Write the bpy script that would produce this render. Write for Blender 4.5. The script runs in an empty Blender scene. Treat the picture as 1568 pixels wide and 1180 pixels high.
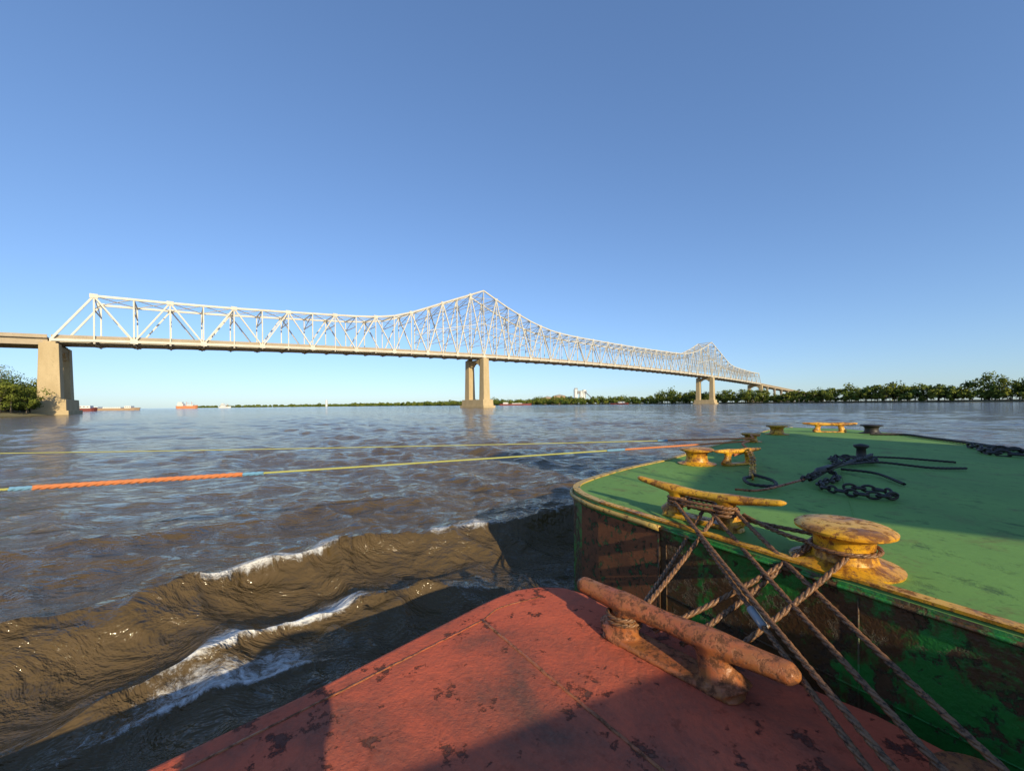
import bpy, bmesh, math, random
import numpy as np
from mathutils import Vector, Matrix
random.seed(7); rng=np.random.default_rng(7)
scene=bpy.context.scene
# ---------------------------------------------------------------- helpers
def link(o,parent=None):
    scene.collection.objects.link(o)
    if parent: o.parent=parent
    return o
def empty(name):
    e=bpy.data.objects.new(name,None); link(e); return e
class MB:
    def __init__(s): s.v=[]; s.f=[]
    def add(s,vs,fs):
        n=len(s.v); s.v.extend([tuple(map(float,p)) for p in vs]); s.f.extend([tuple(i+n for i in f) for f in fs])
    def box(s,c,sx,sy,sz,dx=(1,0),taper=1.0):
        d=Vector((dx[0],dx[1],0)).normalized(); n=Vector((-d.y,d.x,0)); vs=[]
        for k,z in ((1,c[2]),(taper,c[2]+sz)):
            for a,b in ((-1,-1),(1,-1),(1,1),(-1,1)):
                p=Vector((c[0],c[1],0))+d*(a*sx/2*k)+n*(b*sy/2*k); vs.append((p.x,p.y,z))
        s.add(vs,[(3,2,1,0),(4,5,6,7),(0,1,5,4),(1,2,6,5),(2,3,7,6),(3,0,4,7)])
    def beam(s,p,q,w,h=None):
        h=h or w; p=Vector(p);q=Vector(q); d=(q-p)
        if d.length<1e-6:return
        d.normalize(); up=Vector((0,0,1)) if abs(d.z)<.95 else Vector((.757,.653,0))
        x=d.cross(up).normalized(); y=x.cross(d).normalized(); vs=[]
        for e in (p,q):
            for a,b in ((-1,-1),(1,-1),(1,1),(-1,1)): vs.append(e+x*(a*w/2)+y*(b*h/2))
        s.add(vs,[(3,2,1,0),(4,5,6,7),(0,1,5,4),(1,2,6,5),(2,3,7,6),(3,0,4,7)])
    def tube(s,pts,rad,seg=16,ell=None):
        pts=[Vector(p) for p in pts]; n=len(pts); vs=[];fs=[]
        ref=None
        for i,p in enumerate(pts):
            t=(pts[min(i+1,n-1)]-pts[max(i-1,0)]).normalized()
            if ref is None: ref=Vector((0,0,1)) if abs(t.z)<.9 else Vector((1,0,0))
            x=t.cross(ref).normalized(); y=x.cross(t).normalized(); ref=y
            r=rad[i] if hasattr(rad,'__len__') else rad
            rx,ry=(r if hasattr(r,'__len__') else (r,r))
            for k in range(seg):
                a=2*math.pi*k/seg; vs.append(p+x*(math.cos(a)*rx)+y*(math.sin(a)*ry))
        for i in range(n-1):
            for k in range(seg):
                k2=(k+1)%seg; fs.append((i*seg+k,i*seg+k2,(i+1)*seg+k2,(i+1)*seg+k))
        fs.append(tuple(range(seg))[::-1]); fs.append(tuple((n-1)*seg+k for k in range(seg)))
        s.add(vs,fs)
    def lathe(s,c,prof,seg=40):
        vs=[];fs=[]
        for r,z in prof:
            for k in range(seg):
                a=2*math.pi*k/seg; vs.append((c[0]+r*math.cos(a),c[1]+r*math.sin(a),c[2]+z))
        for i in range(len(prof)-1):
            for k in range(seg):
                k2=(k+1)%seg; fs.append((i*seg+k,i*seg+k2,(i+1)*seg+k2,(i+1)*seg+k))
        fs.append(tuple(range(seg))[::-1]); fs.append(tuple((len(prof)-1)*seg+k for k in range(seg)))
        s.add(vs,fs)
    def obj(s,name,mat,parent=None,smooth=False,bevel=0):
        me=bpy.data.meshes.new(name); me.from_pydata(s.v,[],s.f); me.materials.append(mat)
        o=bpy.data.objects.new(name,me); link(o,parent)
        bm=bmesh.new(); bm.from_mesh(me); bmesh.ops.recalc_face_normals(bm,faces=bm.faces); bm.to_mesh(me); bm.free()
        if smooth:
            for p in me.polygons: p.use_smooth=True
        if bevel:
            b=o.modifiers.new('bevel','BEVEL'); b.width=bevel; b.segments=2; b.limit_method='ANGLE'
        return o
def catmull(pts,n):
    P=[Vector(p) for p in pts]; P=[P[0]*2-P[1]]+P+[P[-1]*2-P[-2]]; out=[]
    for i in range(1,len(P)-2):
        for k in range(n):
            t=k/n; a,b,c,d=P[i-1],P[i],P[i+1],P[i+2]
            out.append(.5*((2*b)+(c-a)*t+(2*a-5*b+4*c-d)*t*t+(3*b-a-3*c+d)*t**3))
    out.append(P[-2]); return out
# ---------------------------------------------------------------- materials
def newmat(name):
    m=bpy.data.materials.new(name); m.use_nodes=True; nt=m.node_tree
    b=nt.nodes['Principled BSDF']; return m,nt,b
def N(nt,t,**k):
    n=nt.nodes.new(t)
    for a,v in k.items():
        if a in n.inputs.keys(): n.inputs[a].default_value=v
        else: setattr(n,a,v)
    return n
def noise(nt,co,scale,detail=6,rough=.6,stretch=None,dist=0):
    if stretch:
        mp=N(nt,'ShaderNodeMapping'); mp.inputs['Scale'].default_value=stretch
        nt.links.new(co,mp.inputs['Vector']); co=mp.outputs[0]
    n=N(nt,'ShaderNodeTexNoise'); n.inputs['Scale'].default_value=scale; n.inputs['Detail'].default_value=detail
    n.inputs['Roughness'].default_value=rough; n.inputs['Distortion'].default_value=dist
    nt.links.new(co,n.inputs['Vector']); return n.outputs['Fac']
def ramp(nt,fac,a,b,c0=(0,0,0,1),c1=(1,1,1,1)):
    r=N(nt,'ShaderNodeValToRGB'); r.color_ramp.elements[0].position=a; r.color_ramp.elements[1].position=b
    r.color_ramp.elements[0].color=c0; r.color_ramp.elements[1].color=c1
    nt.links.new(fac,r.inputs[0]); return r.outputs[0]
def mix(nt,fac,a,b,bt='MIX'):
    m=N(nt,'ShaderNodeMix',data_type='RGBA',blend_type=bt)
    for s,v in ((m.inputs[0],fac),(m.inputs[6],a),(m.inputs[7],b)):
        if isinstance(v,(tuple,list)): s.default_value=(*v,1) if len(v)==3 else v
        elif isinstance(v,(int,float)): s.default_value=v
        else: nt.links.new(v,s)
    return m.outputs[2]
def mul(nt,a,b,op='MULTIPLY'):
    m=N(nt,'ShaderNodeMath',operation=op)
    for s,v in ((m.inputs[0],a),(m.inputs[1],b)):
        if isinstance(v,(int,float)): s.default_value=v
        else: nt.links.new(v,s)
    return m.outputs[0]
def painted(name,base,alt,chip,scale=3,chip_lo=.6,chip_hi=.66,rough=.5,metal_chip=0,bump=.3,alt_lo=.35,alt_hi=.65,bdist=.004,chip2=None,c2=(.62,.66),c2s=1.3,stretch=None,speck=.25,spec=.5):
    m,nt,b=newmat(name); tc=N(nt,'ShaderNodeTexCoord').outputs['Object']
    n1=noise(nt,tc,scale,8,.65,stretch); n2=noise(nt,tc,scale*4.3,8,.7,stretch); n3=noise(nt,tc,scale*30,4,.6)
    c=mix(nt,ramp(nt,n1,alt_lo,alt_hi),base,alt)
    mask=ramp(nt,n2,chip_lo,chip_hi)
    dk=mix(nt,n3,tuple(x*.5 for x in chip),tuple(min(1,x*1.6) for x in chip))
    c=mix(nt,mask,c,dk)
    if chip2:
        n4=noise(nt,tc,c2s,12,.75,None,.4); mk=ramp(nt,n4,*c2); c=mix(nt,mk,c,mix(nt,n3,chip2,tuple(x*.35 for x in chip2)))
    n5=noise(nt,tc,scale*11,5,.65)
    c=mix(nt,mul(nt,ramp(nt,n5,.58,.70),.6),c,tuple(x*.35 for x in base))
    c=mix(nt,mul(nt,n3,speck),c,tuple(x*.45 for x in base))
    nt.links.new(c,b.inputs['Base Color']); b.inputs['Specular IOR Level'].default_value=spec
    r=mix(nt,mask,(rough,)*3,(.9,)*3); nt.links.new(r,b.inputs['Roughness'])
    bp=N(nt,'ShaderNodeBump'); bp.inputs['Strength'].default_value=bump; bp.inputs['Distance'].default_value=bdist
    hh=mul(nt,mul(nt,mask,-1.0),mul(nt,n3,.5),'ADD'); hh=mul(nt,hh,n1,'ADD')
    nt.links.new(hh,bp.inputs['Height']); nt.links.new(bp.outputs[0],b.inputs['Normal'])
    return m
M_red=painted('red_deck_paint',(.70,.145,.068),(.56,.11,.055),(.10,.04,.03),1.5,.585,.63,.75,bdist=.014,chip2=(.26,.12,.08),c2=(.47,.66),c2s=.8,bump=.8,spec=.22)
M_redk=painted('rusted_red_iron',(.46,.12,.045),(.38,.15,.04),(.12,.045,.015),5,.48,.60,.34,bdist=.006,bump=.6)
M_green=painted('green_deck_paint',(.16,.30,.07),(.20,.37,.08),(.07,.125,.05),1.1,.58,.70,.75,bdist=.006,stretch=(1,.5,1),chip2=(.25,.21,.075),c2=(.55,.70),c2s=1.9,spec=.2,bump=.6)
M_hull=painted('green_hull_paint',(.02,.20,.03),(.045,.28,.04),(.12,.045,.018),1.4,.54,.58,.45,bdist=.014,chip2=(.17,.065,.025),c2=(.46,.52),c2s=1.3,bump=.8)
M_rust=painted('rust',(.30,.10,.03),(.17,.06,.02),(.04,.12,.03),3,.55,.60,.8,bdist=.016,bump=1)
M_yel=painted('yellow_paint',(.82,.44,.02),(.68,.27,.015),(.22,.075,.015),5,.52,.60,.4,bdist=.005,chip2=(.30,.10,.02),c2=(.50,.58),c2s=5)
M_cream=painted('worn_edge_paint',(.66,.38,.06),(.50,.36,.11),(.16,.08,.03),4,.55,.62,.5,bdist=.004,chip2=(.08,.16,.05),c2=(.55,.62),c2s=4)
M_wire=painted('wire_rope_steel',(.30,.14,.055),(.17,.08,.035),(.04,.025,.015),12,.5,.6,.42,bdist=.001)
M_black=painted('tarred_iron',(.022,.02,.018),(.04,.025,.015),(.07,.03,.015),12,.6,.7,.55,bdist=.001)
M_conc=painted('pier_concrete',(.62,.47,.27),(.50,.37,.20),(.30,.22,.13),.25,.6,.75,.9,bdist=.02,stretch=(1,1,.3),spec=.2)
M_deckc=painted('bridge_deck_concrete',(.50,.40,.28),(.42,.33,.22),(.24,.19,.13),.2,.62,.75,.85,bdist=.02)
M_steel=painted('bridge_steel',(.74,.69,.57),(.64,.56,.45),(.40,.32,.22),.3,.62,.8,.5,bdist=.01)
def rope_mat(name,col):
    m,nt,b=newmat(name); tc=N(nt,'ShaderNodeTexCoord').outputs['Object']
    n=noise(nt,tc,40,4); n2=noise(nt,tc,3,4); c=mix(nt,n,tuple(x*.55 for x in col),col); c=mix(nt,mul(nt,n2,.35),c,(.3,.22,.12)); nt.links.new(c,b.inputs['Base Color']); b.inputs['Roughness'].default_value=.75; return m
M_ry=rope_mat('yellow_green_rope',(.55,.55,.12)); M_ro=rope_mat('orange_rope',(.78,.22,.06)); M_rb=rope_mat('blue_rope',(.14,.42,.66))
def plain(name,col,rough=.7,var=.3,sc=.5):
    m,nt,b=newmat(name); tc=N(nt,'ShaderNodeTexCoord').outputs['Object']
    n=noise(nt,tc,sc,6); c=mix(nt,n,tuple(x*(1-var) for x in col),tuple(x*(1+var*.5) for x in col)); nt.links.new(c,b.inputs['Base Color']); b.inputs['Roughness'].default_value=rough; return m
# ---------------------------------------------------------------- world, sun
TRAV=Vector((-.44,.90)).normalized(); ELEV=math.radians(20); TE=math.tan(ELEV)
w=bpy.data.worlds.new('World'); scene.world=w; w.use_nodes=True; nt=w.node_tree
sky=nt.nodes.new('ShaderNodeTexSky'); sky.sky_type='NISHITA'; sky.sun_disc=False
sky.sun_elevation=ELEV; sky.sun_rotation=math.atan2(-TRAV.x,-TRAV.y); sky.air_density=1.0; sky.dust_density=.3; sky.ozone_density=1.5
bg=nt.nodes['Background']
s1=mix(nt,1.0,sky.outputs[0],(.13,.13,.13),'MULTIPLY'); g=nt.nodes.new('ShaderNodeGamma'); g.inputs[1].default_value=.74; nt.links.new(s1,g.inputs[0])
s2=N(nt,'ShaderNodeVectorMath',operation='MULTIPLY'); nt.links.new(g.outputs[0],s2.inputs[0]); s2.inputs[1].default_value=(6.5,8.6,12.0)
nt.links.new(s2.outputs[0],bg.inputs[0]); bg.inputs[1].default_value=.1
sd=bpy.data.lights.new('sun','SUN'); sd.energy=5.0; sd.angle=math.radians(.5); sd.color=(1,.86,.58)
so=bpy.data.objects.new('sun',sd); link(so)
dv=Vector((TRAV.x*math.cos(ELEV),TRAV.y*math.cos(ELEV),-math.sin(ELEV))); so.rotation_euler=dv.to_track_quat('-Z','Y').to_euler(); so.location=(20,-40,30)
# ---------------------------------------------------------------- camera
cd=bpy.data.cameras.new('camera'); cam=bpy.data.objects.new('camera',cd); link(cam); scene.camera=cam
cd.sensor_width=36; cd.lens=13.55; cd.shift_y=.0185; cd.clip_end=20000; cd.clip_start=.05
cam.matrix_world=Matrix.Translation((0,0,2.2))@Matrix.Rotation(math.radians(90),4,'X')@Matrix.Rotation(-.0102,4,'Z')
scene.view_settings.view_transform='Standard'; scene.view_settings.look='None'; scene.view_settings.exposure=0
# ---------------------------------------------------------------- water
front=np.radians(np.linspace(-62,62,950)); back=np.radians(np.linspace(62,298,90))[1:-1]
ang=np.concatenate([front,back]); rr=[1.0]
while rr[-1]<9000: rr.append(rr[-1]*(1.0085 if rr[-1]<300 else 1.03))
rr=np.array(rr); nr,na=len(rr),len(ang)
R,A=np.meshgrid(rr,ang,indexing='ij'); X=(R*np.sin(A)).ravel(); Y=(R*np.cos(A)).ravel(); Rf=R.ravel()
Z=np.zeros_like(X); DX=np.zeros_like(X); DY=np.zeros_like(X)
wx=.35*np.sin(X*.9+Y*.5)+.3*np.sin(Y*1.3-X*.4+1)+.15*np.sin(X*2.3-Y*1.9); wy=.35*np.sin(Y*.8-X*.6+2)+.3*np.sin(X*1.1+Y*.7)+.15*np.sin(X*1.7+Y*2.6)
for i in range(90):
    lam=.25*(1.036**i)
    if lam>5: break
    th=math.radians(rng.normal(240,52)); k=2*math.pi/lam
    amp=.0074*lam**.55*rng.uniform(.4,1.1)
    fade=np.clip((lam*36-Rf)/(lam*18),0,1)
    kx,ky=math.cos(th)*k,math.sin(th)*k; ph=rng.uniform(0,6.28)
    wf_=min(1,.45/k*2.0)
    arg=kx*(X+wx*wf_)+ky*(Y+wy*wf_)+ph; Z+=amp*fade*np.sin(arg)
    q=1.0*amp*fade*np.cos(arg); DX+=q*math.cos(th); DY+=q*math.sin(th)
gust=.80+.35*np.sin(X*.21+Y*.13)+.2*np.sin(Y*.37-X*.11); Z*=gust
foam=np.clip((Z-.05)/.06,0,1)*.35*(Rf<16)*np.clip((12-Rf)/5,0,1)
def crest(pts,amp,wf,wb,foam_amt,fade_end=5):
    P=[np.array(p,float) for p in catmull([(a,b,0) for a,b in pts],8)]; sel=np.where(Rf<40)[0]
    x=X[sel];y=Y[sel]; n=len(P)-1; ws=np.zeros(len(sel)); ss=np.zeros(len(sel)); sa=np.zeros(len(sel)); best=np.full(len(sel),1e9)
    data=[]
    for i in range(n):
        a=P[i][:2];b=P[i+1][:2]; d=b-a; L=np.hypot(*d); t=np.clip(((x-a[0])*d[0]+(y-a[1])*d[1])/L**2,0,1)
        ex=x-a[0]-t*d[0]; ey=y-a[1]-t*d[1]; ds=np.hypot(ex,ey); s=(d[0]*ey-d[1]*ex)/L; data.append((ds,s,(i+t)/n)); best=np.minimum(best,ds)
    for ds,s,al in data:
        wgt=np.exp(-(ds-best)/.3); ws+=wgt; ss+=wgt*np.sign(s)*ds; sa+=wgt*al
    s=ss/ws; al=sa/ws
    env=np.clip(al*6,0,1)*np.clip((1-al)*fade_end,0,1); env=env*env*(3-2*env); wob=.86+.14*np.sin(x*1.1+y*.7)+.06*np.sin(x*2.1-y*1.2)
    s=s+.10*np.sin(x*1.7+y*.6)+.05*np.sin(x*4.1+y*1.2)+.025*np.sin(x*9+y*3)
    prof=np.where(s<0,np.exp(-(np.abs(s)/wf)**1.7),np.exp(-(s/wb)**2))
    Z[sel]+=amp*env*wob*prof-amp*.3*env*np.exp(-((s+wf*2.0)/(wf*1.1))**2)
    brk=np.clip(.72+.4*np.sin(x*1.9+y*1.3+1)+.3*np.sin(x*4.3-y*2.1),.3,1)
    foam[sel]=np.maximum(foam[sel],foam_amt*env*brk*np.maximum(np.exp(-((s-.0)/.11)**2),.80*np.exp(-((s-.18)/.42)**2)))
crest([(-13,-3),(-8,.4),(-4.75,3.35),(-3.8,4.3),(-1.59,6.0),(.9,6.8),(3,8.4)],.34,.42,.75,1.05,7)
crest([(-7,-1.2),(-4.2,1.4),(-3.0,2.74),(-2.37,3.44),(-1.72,3.9),(-.75,4.26),(.6,4.3)],.17,.36,.45,1.2)
crest([(-12,2),(-7,6),(-3,9),(0,10.5),(3,11.5)],.10,.6,.7,.6)
crest([(-5,1.2),(-3.2,2.2),(-2.3,2.9),(-1.4,3.3)],.06,.25,.3,1.0)
nv=nr*na; co=np.stack([X+DX,Y+DY,Z],1)
idx=np.arange(nv).reshape(nr,na); a=idx[:-1,:]; b=idx[1:,:]; 
quads=np.stack([a,np.roll(a,-1,1),np.roll(b,-1,1),b],-1).reshape(-1,4)
me=bpy.data.meshes.new('river_water'); me.vertices.add(nv); me.vertices.foreach_set('co',co.ravel())
nq=len(quads); me.loops.add(nq*4); me.loops.foreach_set('vertex_index',quads[:,::-1].ravel().astype(np.int32)); me.polygons.add(nq)
me.polygons.foreach_set('loop_start',np.arange(0,nq*4,4,dtype=np.int32)); me.polygons.foreach_set('loop_total',np.full(nq,4,dtype=np.int32))
me.polygons.foreach_set('use_smooth',np.ones(nq,dtype=bool)); me.update(calc_edges=True)
at=me.attributes.new('foam','FLOAT','POINT'); at.data.foreach_set('value',foam.astype(np.float32))
wm,nt,b=newmat('river_water'); tc=N(nt,'ShaderNodeTexCoord').outputs['Object']
b.inputs['IOR'].default_value=1.33; b.inputs['Roughness'].default_value=.09
big=noise(nt,tc,.02,4,.5,(1,2,1)); col=mix(nt,big,(.098,.064,.027),(.125,.082,.036))
af=N(nt,'ShaderNodeAttribute',attribute_name='foam').outputs['Fac']
fn=noise(nt,tc,6,15,.9,(1,1.3,1),1.2); fm=ramp(nt,mul(nt,mul(nt,af,.40),fn,'ADD'),.73,.90)
col=mix(nt,fm,col,(.72,.70,.66)); nt.links.new(col,b.inputs['Base Color'])
nt.links.new(mix(nt,fm,(.07,)*3,(.7,)*3),b.inputs['Roughness'])
r1=noise(nt,tc,8,3,.5,(1,1.4,1),.5); r2=noise(nt,tc,1.5,5,.6,(1,1.7,1),.5); r3=noise(nt,tc,.5,3,.5,(1,2.2,1),.3)
b1=N(nt,'ShaderNodeBump'); b1.inputs['Strength'].default_value=.7; b1.inputs['Distance'].default_value=.028; nt.links.new(r1,b1.inputs['Height'])
b2=N(nt,'ShaderNodeBump'); b2.inputs['Strength'].default_value=.9; b2.inputs['Distance'].default_value=.24; nt.links.new(r2,b2.inputs['Height']); nt.links.new(b1.outputs[0],b2.inputs['Normal'])
b3=N(nt,'ShaderNodeBump'); b3.inputs['Strength'].default_value=.5; b3.inputs['Distance'].default_value=.35; nt.links.new(r3,b3.inputs['Height']); nt.links.new(b2.outputs[0],b3.inputs['Normal'])
nt.links.new(b3.outputs[0],b.inputs['Normal'])
me.materials.append(wm); wo=bpy.data.objects.new('river_water',me); link(wo)
# ---------------------------------------------------------------- bridge
br=empty('cantilever_bridge')
Pn0=Vector((-179.4,150)); DT=Vector((183,158)); U=DT.normalized(); PF=Vector((-U.y,U.x)); W=19.0
zc=np.polyfit([0,.869,1.55,2.55,3.42],[29.3,37.9,40.9,39.2,34.0],3)
def zb(t):
    if t<0: return 29.3+t*241.8*.04
    if t>3.42: return 34.0-(t-3.42)*241.8*.04
    return float(np.polyval(zc,t))
ts=[.869*i/18 for i in range(18)]+[.869+1.681*i/34 for i in range(34)]+[2.55+.87*i/18 for i in range(19)]
anc=[0,18.3,18.1,17.9,17.9,18,18.3,18.6,19,19.4,19.9,20.8,22.6,26,30.5,35.2,39.8,44.3,49]
mn=[49,44,39.3,35.2,31.5,28.6,26.4,25,24.2,23.7,23.4,23.2,23,22.8,22.6,22.5,22.4,22.4]
hh=anc[:18]+mn+mn[1:17][::-1]+anc[::-1]
def node(i,side,top):
    t=ts[i]; p=Pn0+DT*t+PF*(W*side); return Vector((p.x,p.y,zb(t)+(hh[i] if top else 0)))
T=MB(); n=len(ts)
for s in (0,1):
    for i in range(n-1):
        T.beam(node(i,s,0),node(i+1,s,0),.8,1.0)
        if 0<i<n-2 : T.beam(node(i,s,1),node(i+1,s,1),.75,.95)
        if i%2==0: p,q=node(i,s,0),node(i+1,s,1)
        else: p,q=node(i,s,1),node(i+1,s,0)
        T.beam(p,q,.6,.7 if 12<i<24 or 46<i<58 or i in(0,n-2) else .6)
    for i in range(1,n-1):
        T.beam(node(i,s,0),node(i,s,1),.42,.5)
        for top in (0,1):
            if (i%2==0)!=bool(top):
                c=node(i,s,top); e=Vector((U.x,U.y,0)); T.beam(c-e*1.2,c+e*1.2,.95,1.7)
        if hh[i]>30:
            m0=node(i,s,0).lerp(node(i,s,1),.5); m1=(node(i+1,s,0).lerp(node(i+1,s,1),.5)) if hh[i+1]>1 else m0
            T.beam(m0,m1,.35)
for i in range(1,n-1):
    T.beam(node(i,0,1),node(i,1,1),.4,.6)
    if i<n-2:
        T.beam(node(i,0,1),node(i+1,1,1),.3); T.beam(node(i,1,1),node(i+1,0,1),.3)
    hgt=hh[i]; zz=Vector((0,0,1))
    lo=node(i,0,1)-zz*min(6,hgt*.3); lo2=node(i,1,1)-zz*min(6,hgt*.3)
    T.beam(lo,lo2,.35,.45); T.beam(node(i,0,1),lo2,.28); T.beam(lo,node(i,1,1),.28)
    if hgt>27:
        k=9
        while k<hgt-7:
            a0=node(i,0,0)+zz*k; a1=node(i,1,0)+zz*k; b0=node(i,0,0)+zz*(k+7); b1_=node(i,1,0)+zz*(k+7)
            T.beam(a0,a1,.3); T.beam(a0,b1_,.25); T.beam(a1,b0,.25); k+=9
T.obj('steel_truss',M_steel,br)
Dk=MB(); mid=lambda i:(node(i,0,0)+node(i,1,0))/2
for i in range(n-1):
    a_,b_=mid(i)+Vector((0,0,.9)),mid(i+1)+Vector((0,0,.9)); Dk.beam(a_,b_,W-1.2,.5)
    for o_ in (-1,1):
        off=Vector((PF.x,PF.y,0))*(o_*(W/2-.9)); Dk.beam(a_+off+Vector((0,0,.75)),b_+off+Vector((0,0,.75)),.3,.9)
Dk.obj('road_deck',M_deckc,br)
Fb=MB()
for i in range(n):
    z=Vector((0,0,-.35)); Fb.beam(node(i,0,0)+z,node(i,1,0)+z,.6,1.7)
    if i<n-1:
        for k in (-.33,-.11,.11,.33):
            off=Vector((PF.x,PF.y,0))*(k*W); Fb.beam(mid(i)+off,mid(i+1)+off,.35,1.0)
        Fb.beam(node(i,0,0)+z*2,node(i+1,1,0)+z*2,.3); Fb.beam(node(i,1,0)+z*2,node(i+1,0,0)+z*2,.3)
Fb.obj('floor_beams',M_steel,br)
def at_t(t,k=.5): p=Pn0+DT*t+PF*(W*k); return p
def pier(name,t,cw,ct,foot,arch=True):
    P=MB(); zt=zb(t)-1.6; fz=6.0
    for k in (0,1):
        c=at_t(t,k); P.box((c.x,c.y,fz-.3),cw*1.12,ct*1.12,zt-fz+.3,U,.84)
    c=at_t(t,.5); capz=zt-2.2
    P.box((c.x,c.y,capz),cw*.86,W-ct*.9,1.6,(U.x,U.y))
    if arch:
        for j in range(9):
            f=abs(j-4)/4; dz=.3+2.6*f**2.2; cc=at_t(t,.5+(j-4)*.075); P.box((cc.x,cc.y,capz-dz),cw*.8,W*.0748,dz,(U.x,U.y))
    P.box((c.x,c.y,1.2),foot[0]*.86,foot[1]*.92,fz-1.2,(U.x,U.y),.97)
    P.box((c.x,c.y,-1),foot[0],foot[1],2.6,(U.x,U.y))
    for k in (0,1):
        c=at_t(t,k); P.box((c.x,c.y,zt),cw*.6,ct*.6,.8,(U.x,U.y))
    P.obj(name,M_conc,br,bevel=.12)
pier('left_pier',0,5.4,6.0,(10.5,W+10))
pier('tower_pier',.869,5.2,5.2,(11,W+12))
pier('far_tower_pier',2.55,5.4,5.4,(12,W+12))
pier('far_end_pier',3.42,4.6,4.6,(9,W+9))
Ap=MB(); 
def approach(t0,t1,nseg):
    for i in range(nseg):
        ta=t0+(t1-t0)*i/nseg; tb=t0+(t1-t0)*(i+1)/nseg
        for kk,ww,hh_,dz in ((.5,W-1,.5,.9),(.06,.3,1.0,1.6),(.94,.3,1.0,1.6),(.1,.5,2.6,-.6),(.37,.5,2.6,-.6),(.63,.5,2.6,-.6),(.9,.5,2.6,-.6)):
            a_=at_t(ta,kk);b_=at_t(tb,kk); Ap.beam((a_.x,a_.y,zb(ta)+dz),(b_.x,b_.y,zb(tb)+dz),ww,hh_)
        if i<nseg-1:
            for kk in (.15,.85):
                c=at_t(tb,kk); Ap.box((c.x,c.y,-1),2.2,2.2,zb(tb)-2.5,(U.x,U.y))
            c=at_t(tb,.5); Ap.box((c.x,c.y,zb(tb)-3.6),2.0,W-2,1.6,(U.x,U.y))
approach(-.004,-1.6,9); approach(3.424,6.0,14)
Ap.obj('approach_spans',M_deckc,br)
# ---------------------------------------------------------------- banks
def bank(name,line,away,width,mat,h=1.6):
    P=[Vector((x,y,0)) for x,y in line]; P=catmull(P,10); vs=[];fs=[]
    offs=[(-3,-.6),(0,-.05),(5,h*.6),(14,h),(60,h+.6),(width,h+1.2)]
    for i,p in enumerate(P):
        t=(P[min(i+1,len(P)-1)]-P[max(i-1,0)]).normalized(); nrm=Vector((-t.y,t.x,0))*away
        for k,(o,z) in enumerate(offs): 
            q=p+nrm*(o+ (math.sin(i*1.7)*1.5 if k<3 else 0)); vs.append((q.x,q.y,z))
    m=len(offs)
    for i in range(len(P)-1):
        for k in range(m-1): fs.append((i*m+k,(i+1)*m+k,(i+1)*m+k+1,i*m+k+1))
    mb=MB(); mb.add(vs,fs); return mb.obj(name,mat), P
M_bank=plain('bank_soil',(.20,.17,.08),.9,.4,.05)
R_LINE=[(620,60),(520,220),(440,345),(400,480),(345,630),(250,790),(100,980),(-60,1300),(-500,1950),(-1500,2900),(-3200,3700)]
rb,RP=bank('right_river_bank',R_LINE,-1,900,M_bank)
L_LINE=[(-120,-150),(-140,20),(-162,112),(-176,146),(-230,190),(-420,330),(-640,520),(-730,640),(-1300,900),(-3000,1700)]
lb,LP=bank('left_river_bank',L_LINE,1,500,M_bank)
def tree_mass(name,trees,mat,tmat):
    V=[];tr=MB()
    for (x,y,z0,h,wd,leaf,nl) in trees:
        nc=rng.integers(9,15); u=rng.normal(size=(nc,3)); u/=np.linalg.norm(u,axis=1)[:,None]; u*=rng.uniform(.35,1,(nc,1))**.6
        cen=np.array([x,y,z0+h*.56])+u*np.array([wd*.42,wd*.42,h*.40]); rad=rng.uniform(.13,.30,nc)*wd
        ci=rng.integers(0,nc,nl); d=rng.normal(size=(nl,3)); d/=np.linalg.norm(d,axis=1)[:,None]
        c=cen[ci]+d*(rad[ci]*rng.uniform(.55,1.05,nl))[:,None]*np.array([1,1,.8]); c[:,2]=np.maximum(c[:,2],z0+.3)
        nrm=d+rng.normal(size=(nl,3))*.3; nrm/=np.linalg.norm(nrm,axis=1)[:,None]
        r=rng.normal(size=(nl,3)); a=np.cross(nrm,r); a/=np.linalg.norm(a,axis=1)[:,None]; bb=np.cross(nrm,a)
        s=(leaf*rng.uniform(.6,1.3,nl))[:,None]; V.append(np.stack([c-a*s-bb*s*.6,c+a*s-bb*s*.5,c+a*s*.7+bb*s*.7,c-a*s*.8+bb*s*.6],1).reshape(-1,3))
        tr.tube([(x,y,z0-.5),(x+.2,y,z0+h*.3),(x,y+.2,z0+h*.6)],[h*.022,h*.016,h*.008],6)
        for k in range(3):
            e=cen[k]; tr.tube([(x,y,z0+h*.3),tuple(e)],[h*.011,h*.004],5)
    V=np.concatenate(V); nq=len(V)//4; me=bpy.data.meshes.new(name); me.vertices.add(len(V)); me.vertices.foreach_set('co',V.ravel())
    me.loops.add(nq*4); me.loops.foreach_set('vertex_index',np.arange(nq*4,dtype=np.int32)); me.polygons.add(nq)
    me.polygons.foreach_set('loop_start',np.arange(0,nq*4,4,dtype=np.int32)); me.polygons.foreach_set('loop_total',np.full(nq,4,dtype=np.int32)); me.update(calc_edges=True)
    me.materials.append(mat); e=empty(name); o=bpy.data.objects.new('foliage',me); link(o,e); tr.obj('trunks',tmat,e)
m,nt,b=newmat('foliage'); tc=N(nt,'ShaderNodeTexCoord').outputs['Object']
c=mix(nt,ramp(nt,noise(nt,tc,.07,4,.6),.38,.62),(.055,.10,.018),(.22,.22,.03)); c=mix(nt,mul(nt,noise(nt,tc,1.2,3),.5),c,(.05,.09,.015))
nt.links.new(c,b.inputs['Base Color']); b.inputs['Roughness'].default_value=.8; b.inputs['Specular IOR Level'].default_value=.2; M_leaf=m
M_bark=plain('bark',(.12,.09,.06))
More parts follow.
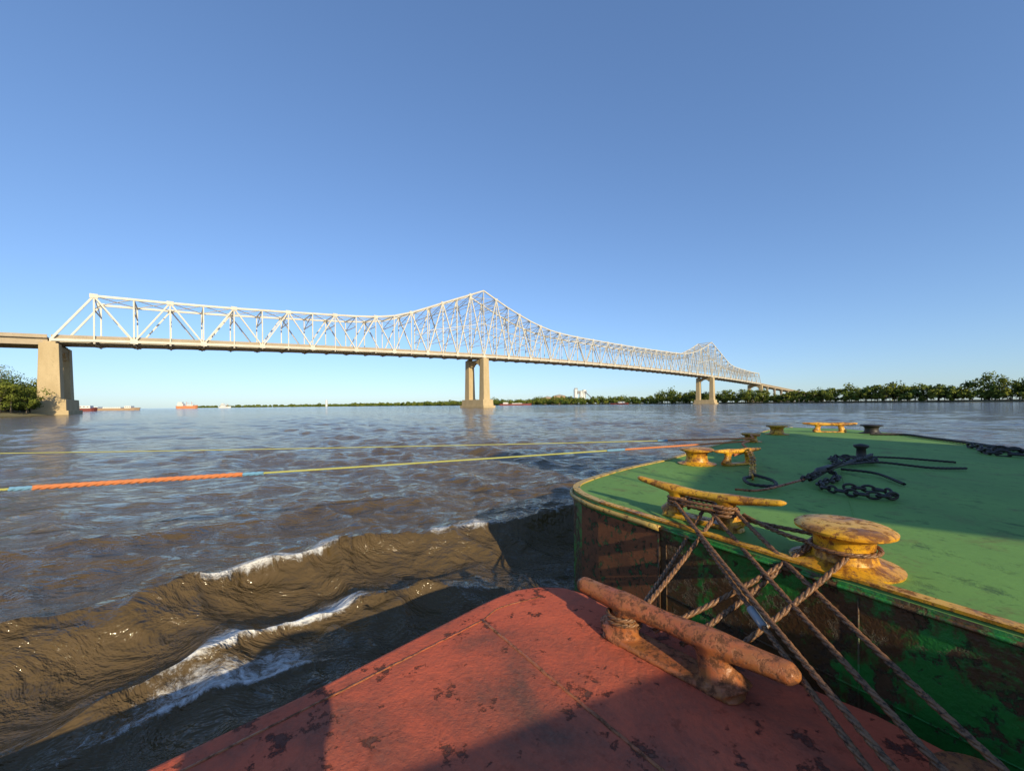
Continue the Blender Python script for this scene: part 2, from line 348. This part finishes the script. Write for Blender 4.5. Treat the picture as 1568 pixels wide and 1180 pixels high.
def bank_trees(P,away,rows,smax,hfun,step,leaf,nl):
    out=[]; acc=0
    for i in range(len(P)-1):
        a_,b_=P[i],P[i+1]; L=(b_-a_).length; dist=((a_+b_)/2).length
        if dist<90: acc+=L; continue
        t=(b_-a_).normalized(); nr_=Vector((-t.y,t.x,0))*away; st=step*max(1,dist/500); k=int(L/st)+1
        for j in range(k):
            for r_ in range(rows):
                f=(j+random.random())/k; o_=5+r_*9*max(1,dist/600)+random.uniform(-3,4); q=a_.lerp(b_,f)+nr_*o_
                sl=acc+L*f; grp=1+.13*math.sin(sl/23)+.10*math.sin(sl/9.3+1)+.10*math.sin(sl/61+2)
                h=hfun(dist)*grp*random.uniform(.62,1.15)*(1+.06*r_)*(.5 if r_==0 and random.random()<.55 else 1)
                if random.random()<.05: h*=1.18
                sc=max(1,dist/600)
                out.append((q.x,q.y,1.0,h,h*random.uniform(.6,1.05)*min(sc,2.2),leaf*max(.8,dist/450),int(nl/min(sc,3))))
        acc+=L
    return out
tree_mass('distant_riverbank_trees',bank_trees(RP,-1,3,0,lambda d:18 if d<800 else 15,7.5,.58,420),M_leaf,M_bark)
lt=bank_trees([p for p in LP if p.length<900],1,3,0,lambda d:12 if d<330 else 12,5.0,.28,1100)
tree_mass('near_riverbank_trees',lt,M_leaf,M_bark)
# ---------------------------------------------------------------- distant buildings and vessels
M_white=plain('weathered_white_paint',(.75,.73,.68),.6,.15,.2); M_tan=plain('tan_cladding',(.45,.30,.18),.8,.25,.1); M_maroon=plain('maroon_hull_paint',(.22,.05,.035),.6,.3,.2)
M_glass=plain('dark_window_glass',(.03,.04,.05),.15,.1); M_orange=plain('orange_hull_paint',(.65,.24,.10),.6,.2,.1); M_grey=plain('grey_roof',(.33,.33,.33),.7,.2,.1)
ge=empty('grain_elevator'); g1=MB()
for x,hgt in ((182,42),(198,36),(206,40)): g1.lathe((x,1100,1),[(5.5,0),(5.5,hgt),(5.2,hgt+.6),(.1,hgt+1.2)],20)
g1.obj('silos',M_white,ge,False); g2=MB(); g2.box((196,1100,30),34,9,9); g2.box((183,1100,40),8,8,7); g2.beam((206,1096,38),(232,1060,6),2,2); g2.obj('headhouse',M_grey,ge)
g3=MB()
for k in range(7): g3.box((183+k*4.4,1095.2,33),2,.3,2.4)
g3.obj('windows',M_glass,ge)
wh=empty('riverside_warehouse'); g1=MB()
for x,wd,h_ in ((105,30,20),(140,34,25),(172,20,18)):
    g1.box((x,1150,1),wd,40,h_); 
g1.obj('walls',M_tan,wh); g2=MB()
for x,wd,h_ in ((105,30,20),(140,34,25),(172,20,18)):
    z=1+h_; g2.add([(x-wd/2-1,1129,z),(x+wd/2+1,1129,z),(x+wd/2+1,1171,z),(x-wd/2-1,1171,z),(x,1129,z+5),(x,1171,z+5)],[(0,1,4),(1,2,5,4),(2,3,5),(3,0,4,5)])
g2.obj('gable_roofs',M_grey,wh); g3=MB()
for x in (95,105,115,130,140,150): g3.box((x,1129.8,5),5,.3,7)
g3.obj('doors',M_glass,wh)
def vessel(name,c,d,L,B,hh_,mat,houses,masts=()):
    e=empty(name); D=Vector((d[0],d[1])).normalized(); Nn=Vector((-D.y,D.x)); C=Vector((c[0],c[1])); m=MB(); ring=[]
    prof=[(-.5,.42),(-.47,.5),(.36,.5),(.44,.34),(.5,.05)]
    P=[(a,b) for a,b in prof]+[(a,-b) for a,b in prof[::-1]]; n=len(P)
    lo=[C+D*(a*L*.96)+Nn*(b*B*.9) for a,b in P]; hi=[C+D*(a*L)+Nn*(b*B) for a,b in P]
    m.add([(p.x,p.y,-.5) for p in lo]+[(p.x,p.y,hh_+(hh_*.25 if i in(3,4,5,6) else 0)) for i,p in enumerate(hi)],[tuple(range(n))[::-1],tuple(range(n,2*n))]+[(i,(i+1)%n,(i+1)%n+n,i+n) for i in range(n)])
    m.obj('hull',mat,e); hm=MB(); gm=MB()
    for s,l,b_,z0,hz in houses:
        q=C+D*(s*L); hm.box((q.x,q.y,hh_+z0),l,b_,hz,(D.x,D.y),.97)
        k=max(3,int(l/2.2))
        for sd_ in (-1,1):
            for j in range(k):
                w_=q+D*((j+.5)/k-.5)*l*.9+Nn*(sd_*b_/2*.995); gm.box((w_.x,w_.y,hh_+z0+hz*.5),l/k*.45,.12,hz*.25,(D.x,D.y))
    hm.obj('deckhouse',M_white,e); gm.obj('windows',M_glass,e); mm=MB()
    for s,hz in masts:
        q=C+D*(s*L); mm.tube([(q.x,q.y,hh_),(q.x,q.y,hh_+hz)],[.5,.25],8); mm.beam((q.x,q.y,hh_+hz*.8),(q.x+D.x*hz*.6,q.y+D.y*hz*.6,hh_+hz*.5),.4)
    if masts: mm.obj('masts',M_orange,e)
vessel('cargo_ship',(-842,1000),(1,.25),46,14,7,M_orange,[(-.3,13,11,0,6),(-.32,9,9,6,4),(.15,14,9,0,3)],[(-.05,11),(.2,11)])
vessel('cargo_ship',(-967,1300),(1,-.1),42,12,5,M_white,[(-.2,12,9,0,7),(-.2,7,7,7,4)],[(.15,10)])
vessel('moored_barge',(-372,335),(1,.5),17,8,2.6,M_maroon,[(0,10,6,0,2.2)])
vessel('moored_barge',(-462,440),(1,.35),60,11,2.4,M_tan,[(-.2,12,9,0,1.8),(.1,16,9,0,1.3),(.33,6,7,0,2.5)])
vessel('moored_barge',(8,900),(1,0),76,12,3.6,M_maroon,[(-.3,12,9,0,3.5),(.05,24,9,0,1.6)])
vessel('moored_barge',(205,735),(1,-.6),34,10,2.6,M_maroon,[(.1,10,8,0,3.0)])
wt=MB(); wt.lathe((-1155,2400,1),[(6,0),(6,38),(5,40),(.1,42)],16); wt.obj('storage_silo',M_white)
# ---------------------------------------------------------------- barges
rb_=empty('red_deck_barge'); zR=.70
rp=[(-4.9,-1.55),(-1.56,1.60),(-1.06,2.07),(-.27,2.90),(-.12,3.04),(.02,3.14),(.2,3.19),(.42,3.17),(.56,3.07),(.72,2.84),(1.74,1.86),(3.7,-1.45),(5.2,-4.1),(3.2,-18),(-7,-18),(-8,-5)]
def prism(poly,z0,z1,mt,ms,name,parent,inset=None):
    n=len(poly); vs=[(x,y,z1) for x,y in poly]+[(x,y,z0) for x,y in poly]; fs=[tuple(range(n))[::-1]]+[tuple(range(n,2*n))]+[(i,(i+1)%n,(i+1)%n+n,i+n) for i in range(n)]
    me=bpy.data.meshes.new(name); me.from_pydata(vs,[],fs); me.materials.append(mt); me.materials.append(ms)
    bm=bmesh.new(); bm.from_mesh(me); bmesh.ops.recalc_face_normals(bm,faces=bm.faces); bm.to_mesh(me); bm.free()
    for p in me.polygons: p.material_index=0 if p.normal.z>.5 else 1
    o=bpy.data.objects.new(name,me); link(o,parent); b=o.modifiers.new('bevel','BEVEL'); b.width=.035; b.segments=3; b.limit_method='ANGLE'; return o
prism(rp,-.6,zR,M_red,M_red,'hull',rb_)
sm=MB()
def bead(pts,r,z):
    P=catmull([(x,y,z) for x,y in pts],40); P=[p+Vector((random.uniform(-.002,.002),random.uniform(-.002,.002),random.uniform(-.001,.001))) for p in P]; sm.tube(P,[(r*random.uniform(.8,1.2),r*.6) for _ in P],8)
bead([(-.22,2.68),(-1.33,1.64),(-4.5,-1.35)],.007,zR+.001); bead([(-.22,2.68),(.60,1.57),(2.6,-1.1)],.010,zR+.001)
bead([(-.22,2.68),(-.10,2.85),(.2,3.0)],.005,zR+.001)
sm.obj('weld_seams',M_redk,rb_,True)
gb=empty('green_deck_barge'); zG=1.2
gp=[(5.0,-3.1),(2.17,1.64),(1.23,3.22),(.86,3.86),(.75,4.15),(.70,4.45),(.75,4.72),(.89,4.96),(1.2,5.35),(1.78,5.97),(2.94,7.05),(4.9,9.2),(10.0,14.6),(10.8,14.9),(12.0,13.8),(11.6,11.1),(10.2,7.66),(9.4,4.5),(9.3,0),(9.6,-4)]
prism(gp,-.6,zG,M_green,M_hull,'hull',gb)
def offset(poly,d):
    out=[];n=len(poly)
    for i in range(n):
        a,b,c=Vector(poly[i-1]),Vector(poly[i]),Vector(poly[(i+1)%n]); t=((b-a).normalized()+(c-b).normalized()).normalized(); out.append((b.x+t.y*d,b.y-t.x*d))
    return out
def strip(poly,i0,i1,d0,d1,z,name,mat,parent,tk=.012):
    A_=offset(poly,d0);B_=offset(poly,d1); m=MB()
    a_=catmull([(*A_[i],z) for i in range(i0,i1)],6); b_=catmull([(*B_[i],z) for i in range(i0,i1)],6); n=len(a_)
    vs=a_+b_+[p-Vector((0,0,tk)) for p in a_]+[p-Vector((0,0,tk)) for p in b_]
    fs=[]
    for i in range(n-1): fs+= [(i,i+1,n+i+1,n+i),(i,2*n+i,2*n+i+1,i+1),(n+i,n+i+1,3*n+i+1,3*n+i)]
    m.add(vs,fs); return m.obj(name,mat,parent)
strip(gp,0,4,.004*1,.075,zG+.018,'edge_stripe',M_yel,gb,.016)
strip(gp,3,14,.004*1,.085,zG+.018,'bow_edge_strip',M_cream,gb,.016)
q=offset(gp,-.012); RR=MB()
RR.tube(catmull([(*q[i],zG-.045) for i in range(2,14)],5),.024,10); RR.obj('rub_rail',M_cream,gb,True)
RR=MB(); RR.tube(catmull([(*q[i],zG-.045) for i in range(0,3)],9),.013,10); RR.obj('side_rail',M_hull,gb,True)
pl=MB(); A_=[(*q[i],zG-.09) for i in (2,3,4)]
for i in range(2): pl.add([A_[i],A_[i+1],(*A_[i+1][:2],.1),(*A_[i][:2],.1)],[(0,1,2,3)])
pl.obj('rusted_corner_plate',M_rust,gb)
ws_=MB(); q=offset(gp,-.002)
def sidept(i,f,z): a_=Vector(q[i]);b_=Vector(q[i+1]); p=a_.lerp(b_,f); return (p.x,p.y,z)
ws_.tube([sidept(0,.5,.62),sidept(0,1,.62),sidept(1,.97,.62)],.005,6)
for f in (.3,.97): ws_.tube([sidept(1,f,1.12),sidept(1,f,-.2)],.005,6)
ws_.tube([sidept(2,.02,1.12),sidept(2,.02,-.2)],.012,8)
ws_.obj('side_seams',M_hull,gb,True)
ws_=MB()
ws_.tube([(2.15,2.25,zG+.001),(3.0,3.4,zG+.001),(6.6,7.9,zG+.001)],.005,6); ws_.tube([(2.65,1.3,zG+.001),(9.2,5.4,zG+.001)],.005,6)
ws_.obj('deck_seams',M_green,gb,True)
# ---------------------------------------------------------------- deck hardware
def kevel(name,c,d,L,hgt,r,z,mat,rise=.04,legs=.26,tip=.55,flat=.8,fat=1.0,sway=0.0):
    e=MB(); D=Vector((d[0],d[1],0)).normalized(); Nn=Vector((-D.y,D.x,0)); C=Vector((c[0],c[1],z)); up=Vector((0,0,1))
    pts=[];rad=[]
    for i in range(33):
        s=-1+2*i/32; q=abs(s); rr_=r*(1-(1-tip)*max(0,(q-.35)/.65)**1.3)*(1+.14*math.exp(-((q-.42)/.16)**2)-.08*math.exp(-(q/.2)**2))
        if q>.93: rr_*=math.sqrt(max(.08,1-((q-.93)/.075)**2))
        pts.append(C+D*(s*L/2)+up*(hgt+rise*q**2+sway*s)); rad.append((rr_,rr_*flat))
    e.tube(pts,rad,20)
    for s in (-1,1):
        P=[];Q=[]
        for k in range(11):
            f=k/10; P.append(C+D*(s*(legs+.06*(1-f)**2))+up*(.01+f*(hgt-.01))); q=r*fat*(.80+.85*(1-f)**2.2+.45*f**3); Q.append((q*.85,q*1.15))
        e.tube(P,Q,18)
    B=[];h2=legs+r*1.1
    for k in range(32):
        a=2*math.pi*k/32; ca,sa=math.cos(a),math.sin(a); p=D*(math.copysign(h2,ca)*1+ca*r*.9 if abs(ca)>.05 else ca*h2)+Nn*(sa*r*1.45); B.append(p)
    n=len(B); e.add([C+p*1.06 for p in B]+[C+p*.97+up*.035 for p in B],[tuple(range(n))[::-1],tuple(range(n,2*n))]+[(i,(i+1)%n,(i+1)%n+n,i+n) for i in range(n)])
    o=e.obj(name,mat); rm=o.modifiers.new('remesh','REMESH'); rm.mode='VOXEL'; rm.voxel_size=.008 if L>1.1 and c[1]<5 else .014; rm.use_smooth_shade=True
    smo=o.modifiers.new('smooth','SMOOTH'); smo.iterations=10; smo.factor=.6; return o
kevel('deck_kevel',(.885,2.25),(.655,-.755),1.30,.225,.069,zR,M_redk,rise=.012,legs=.26,tip=.85,flat=.85,fat=1.15)
kevel('deck_kevel',(1.57,3.23),(.571,-.82),1.26,.23,.058,zG,M_yel,rise=.055,legs=.21,tip=.6,flat=.62,fat=1.0)
kevel('deck_kevel',(3.60,6.15),(.9,.3),1.0,.22,.05,zG,M_yel,rise=.02,legs=.2)
kevel('deck_kevel',(10.2,12.4),(.9,-.3),1.5,.26,.07,zG,M_yel,rise=.03,legs=.3)
def bollard(c,z,mat,s=1.0,flange=True):
    e=MB(); p=[(.0,.0),(.27,0),(.275,.015),(.21,.028),(.165,.045),(.148,.10),(.15,.16),(.18,.195),(.228,.203),(.245,.213),(.247,.228),(.225,.243),(.14,.252),(.05,.255),(.0,.255)]
    e.lathe((c[0],c[1],z),[(max(r,.001)*s,h*s) for r,h in p],48); o=e.obj('button_bollard',mat,None,True); 
    es=o.modifiers.new('es','EDGE_SPLIT'); es.split_angle=math.radians(50); return o
bollard((2.03,2.37),zG,M_yel); bollard((3.0,6.28),zG,M_yel,1.05); bollard((8.1,11.8),zG,M_yel,1.15); bollard((6.0,9.7),zG,M_yel,.9); bollard((11.0,11.8),zG,M_black,1.1)
bollard((1.66,1.34),zR,M_redk,.62)
# ---------------------------------------------------------------- towboat and deck gear added out of view, shaped to shade the decks
tb=empty('caster_towboat'); M_tw=plain('caster_white_paint',(.72,.70,.66),.5,.1)
def q4(m,c,e1,l1,e2,l2,z0,hz):
    c=Vector(c);a=Vector(e1)*l1;b_=Vector(e2)*l2; P=[c,c+a,c+a+b_,c+b_]; m.add([(p.x,p.y,z0) for p in P]+[(p.x,p.y,z0+hz) for p in P],[(3,2,1,0),(4,5,6,7),(0,1,5,4),(1,2,6,5),(2,3,7,6),(3,0,4,7)])
E1=Vector((.82,-.572)).normalized(); E2=Vector((.572,.82)).normalized()
back_=lambda p,dz: Vector(p)-TRAV*(dz/TE)
cA=back_((2.17,3.72),5.0-zG); m=MB(); q4(m,cA,E1,11,E2,6.2,5.0,.25); m.obj('caster_upper_deck',M_tw,tb)  # unseen slab added so its corner shadow falls on the green deck
m=MB(); q4(m,cA+E2*2.6+E1*1.2,E1,7,E2,3.2,5.253,2.9); q4(m,cA+E2*2.2+E1*.8,E1,7.8,E2,4.0,8.156,.2); q4(m,cA+E1*5+E2*1,E1,5.4,E2,4.6,-.3,5.295); m.obj('caster_wheelhouse',M_tw,tb)  # unseen boxes added with the slab, mainly to shade the deck beyond
m=MB(); 
for k in range(5): q4(m,cA+E2*2.55+E1*(1.6+k*1.3),E1,1.0,E2,.04,6.4,1.2)
m.obj('caster_windows',M_glass,tb)
m=MB()
for k in range(12):
    p=cA+E1*(.1+k*.98); m.tube([(p.x,p.y,5.25),(p.x,p.y,6.2)],.025,6)
m.obj('caster_railing_posts',M_tw,tb)
pst=MB(); pst.lathe((.07,-.75,zR),[(.32,0),(.32,.04),(.26,.08),(.26,.97),(.29,1.0),(.29,1.04),(.24,1.06),(.001,1.07)],28); pst.obj('caster_post',M_redk,None,True)  # unseen post added to shade the left of the red deck
wn=empty('caster_winch'); m=MB()
m.tube([(.62,-1.65,1.28),(2.6,-1.15,1.38)],[.62,.64],48); m.obj('caster_drum',M_redk,wn,False,.06)  # unseen cylinder added for a rounded shadow edge on the red deck
m=MB(); m.box((1.5,-1.4,zR),1.9,.8,.22); m.box((3.2,-1.1,zR),1.3,1.0,1.3,(1,0),.96); m.box((4.1,-1.8,zR),1.2,.9,1.6); m.obj('caster_housing',M_redk,wn,False,.03)  # unseen boxes added to widen that shadow towards the right
# ---------------------------------------------------------------- ropes
def rope(name,pts,r,mat,strands=3,pitch=None,sag=0,parent=None,n=None):
    P=[Vector(p) for p in pts]
    if len(P)==2:
        k=24; P=[P[0].lerp(P[1],i/k)-Vector((0,0,sag*4*(i/k)*(1-i/k))) for i in range(k+1)]
    else: P=catmull(P,16)
    pitch=pitch or r*9; cu=bpy.data.curves.new(name,'CURVE'); cu.dimensions='3D'; cu.bevel_depth=r*.56; cu.bevel_resolution=2
    L=[0]
    for i in range(1,len(P)): L.append(L[-1]+(P[i]-P[i-1]).length)
    m=max(8,min(900,int(L[-1]/(pitch/7)))); Q=[];j=0
    for i in range(m+1):
        s=L[-1]*i/m
        while j<len(L)-2 and L[j+1]<s: j+=1
        f=(s-L[j])/max(1e-9,L[j+1]-L[j]); Q.append(P[j].lerp(P[j+1],f))
    for st in range(strands):
        sp=cu.splines.new('POLY'); sp.points.add(m); 
        for i in range(m+1):
            t=(Q[min(i+1,m)]-Q[max(i-1,0)]).normalized(); ref=Vector((0,0,1)) if abs(t.z)<.9 else Vector((1,0,0))
            x=t.cross(ref).normalized(); y=x.cross(t); a=2*math.pi*(st/strands+L[-1]*i/m/pitch); p=Q[i]+(x*math.cos(a)+y*math.sin(a))*(r*.5)
            sp.points[i].co=(*p,1)
    cu.materials.append(mat); o=bpy.data.objects.new(name,cu); link(o,parent); return o
wr=empty('mooring_wire_ropes')
W_=lambda a,b,sag=.02,r=.016: rope('wire',[a,b],r,M_wire,3,None,sag,wr)
W_((1.40,3.36,1.35),(1.34,1.30,.88)); W_((1.44,3.34,1.30),(1.27,1.15,.80)); W_((1.72,3.03,1.37),(1.70,1.30,.90)); W_((1.60,3.15,1.33),(1.52,1.2,.84))
W_((1.60,3.24,1.30),(.76,2.43,.86),.03); W_((1.66,3.10,1.34),(.70,2.36,.84),.03)
W_((1.98,2.53,1.31),(.95,2.20,.82),.03); W_((1.94,2.24,1.29),(1.05,2.05,.80),.02); W_((1.90,2.46,1.28),(.84,2.32,.83),.03)
W_((1.78,2.98,1.33),(1.90,2.45,1.30)); W_((1.42,3.46,1.32),(2.12,2.50,1.31))
def loop(c,rx,ry,z,turns,d,dz=.03):
    D=Vector((d[0],d[1],0)).normalized(); Nn=Vector((-D.y,D.x,0)); P=[]
    for i in range(turns*14+1):
        a=2*math.pi*i/14; P.append(Vector((c[0],c[1],z+dz*i/14))+D*(math.cos(a)*rx)+Nn*(math.sin(a)*ry))
    rope('wire',P,.014,M_wire,3,None,0,wr)
loop((1.46,3.39),.085,.085,zG+.09,3,(.571,-.82)); loop((1.69,3.06),.085,.085,zG+.09,3,(.571,-.82)); loop((1.57,3.23),.24,.10,zG+.12,2,(.571,-.82))
loop((.70,2.46),.10,.10,zR+.11,2,(.655,-.755)); loop((2.03,2.37),.168,.168,zG+.09,1,(1,0))
tk=MB(); a_=Vector((1.44,3.34,1.30)); b_=Vector((1.27,1.15,.80)); tk.tube([a_.lerp(b_,.52)-Vector((0,0,.02)),a_.lerp(b_,.58)-Vector((0,0,.02))],.023,10); tk.obj('wire_clamp',M_grey,wr,True)
tl=empty('mooring_line')
def multi(a,b,parts,r,sag,parent):
    a=Vector(a);b=Vector(b)
    f=lambda t:a.lerp(b,t)-Vector((0,0,sag*4*t*(1-t)))
    for t0,t1,mat,k in parts:
        P=[f(t0+(t1-t0)*i/10) for i in range(11)]; rope('section',P,r*k,mat,3,.12*k,0,parent)
multi((4.85,7.9,1.40),(-12.5,1.4,1.36),[(0,.165,M_ro,1.2),(.165,.185,M_rb,1.4),(.185,.462,M_ry,.8),(.462,.474,M_rb,1.6),(.474,.577,M_ro,1.9),(.577,.587,M_rb,1.6),(.587,1,M_ry,.9)],.015,0.02,tl)
t2=empty('mooring_line'); multi((5.2,8.3,1.42),(-16,7.0,1.40),[(0,.09,M_ro,1.4),(.09,.10,M_rb,1.6),(.10,1,M_ry,.7)],.013,0.05,t2)
ck=empty('ratchet_and_cable')
rope('cable',[(2.45,4.25,1.24),(2.7,4.17,1.25),(3.66,4.75,1.26)],.014,M_redk,3,None,0,ck)
rope('cable',[(3.66,4.75,1.24),(4.3,5.2,1.30),(5.07,5.82,1.27),(6.0,6.44,1.3)],.028,M_black,3,None,0,ck)
rope('cable',[(5.07,5.82,1.25),(5.6,5.9,1.26),(6.0,5.55,1.23),(6.43,5.46,1.23)],.018,M_black,3,None,0,ck)
rope('cable',[(4.6,5.4,1.25),(4.8,5.1,1.24),(4.54,4.47,1.23)],.018,M_black,3,None,0,ck)
rope('cable',[(5.3,6.3,1.25),(5.6,6.6,1.25),(6.4,6.5,1.24),(6.9,6.0,1.23)],.018,M_black,3,None,0,ck)
def chain(pts,parent,s=.05,mat=None):
    P=catmull(pts,12); last=P[0]; k=0; m=MB()
    for ii,p in enumerate(P):
        if (p-last).length>=s*1.35 or k==0:
            t=(P[min(ii+1,len(P)-1)]-last).normalized() if k else (P[1]-P[0]).normalized()
            side=Vector((-t.y,t.x,0)) if abs(t.z)<.9 else Vector((1,0,0)); side.normalize()
            side=side if k%2 else side.cross(t)
            ring=[p+t*(math.cos(a)*s)+side*(math.sin(a)*s*.6) for a in [2*math.pi*j/12 for j in range(13)]]
            m.tube(ring,s*.25,6); last=p;k+=1
    m.obj('chain',mat or M_black,parent,True)
chain([(3.5,4.65,1.27),(3.9,4.9,1.3),(4.3,5.25,1.3),(4.9,5.7,1.3)],ck,.05)
chain([(4.2,5.1,1.28),(4.0,4.75,1.25),(3.6,4.5,1.25),(3.45,4.25,1.25),(3.55,3.93,1.25),(3.8,3.85,1.25),(3.87,4.05,1.26),(3.62,4.18,1.27)],ck,.055)
chain([(5.0,5.9,1.26),(5.2,6.3,1.26),(5.5,6.45,1.27),(5.75,6.15,1.27),(5.5,5.95,1.27),(5.25,6.1,1.29)],ck,.055)
rt=MB(); rt.tube([(3.7,4.78,1.29),(3.85,4.88,1.31),(3.9,4.92,1.31),(4.25,5.15,1.31),(4.3,5.2,1.31),(4.7,5.5,1.29)],[.022,.022,.045,.045,.022,.022],10); rt.tube([(4.05,5.0,1.31),(4.2,4.9,1.42)],[.018,.014],8)
rt.lathe((5.7,6.3,1.2),[(.16,0),(.16,.03),(.07,.05),(.06,.22),(.1,.25),(.1,.28),(.02,.3)],20); rt.obj('ratchet',M_black,ck,True)
sk=empty('shackle_and_chain'); chain([(3.75,6.1,1.42),(3.55,5.7,1.36),(3.3,5.3,1.27),(3.05,4.9,1.25)],sk,.055,M_yel)
rope('cable',[(3.05,4.9,1.25),(2.85,4.75,1.26),(2.75,4.45,1.25),(2.95,4.35,1.25),(3.1,4.6,1.26),(3.05,4.9,1.28)],.02,M_black,3,None,0,sk)
rope('line',[(4.85,7.9,1.40),(4.3,7.2,1.42),(3.9,6.4,1.40),(3.5,6.1,1.36)],.02,M_ro,3,None,0,sk)
rope('line',[(5.2,8.3,1.42),(5.7,9.2,1.42),(6.15,9.6,1.36),(6.1,9.95,1.36),(5.8,9.7,1.38)],.02,M_ro,3,None,0,sk)
c3=empty('deck_rope_coil'); rope('line',[(10.4,11.2,1.24),(11.0,10.8,1.24),(10.6,9.8,1.24),(10.2,8.7,1.24),(9.7,7.6,1.24),(9.3,6.6,1.24)],.035,M_black,3,None,0,c3)
chain([(9.5,8.0,1.25),(9.2,7.4,1.25),(9.4,6.9,1.25),(9.0,6.4,1.25),(8.6,6.8,1.25),(8.9,7.3,1.26),(9.3,7.1,1.28)],c3,.09)
print('built')
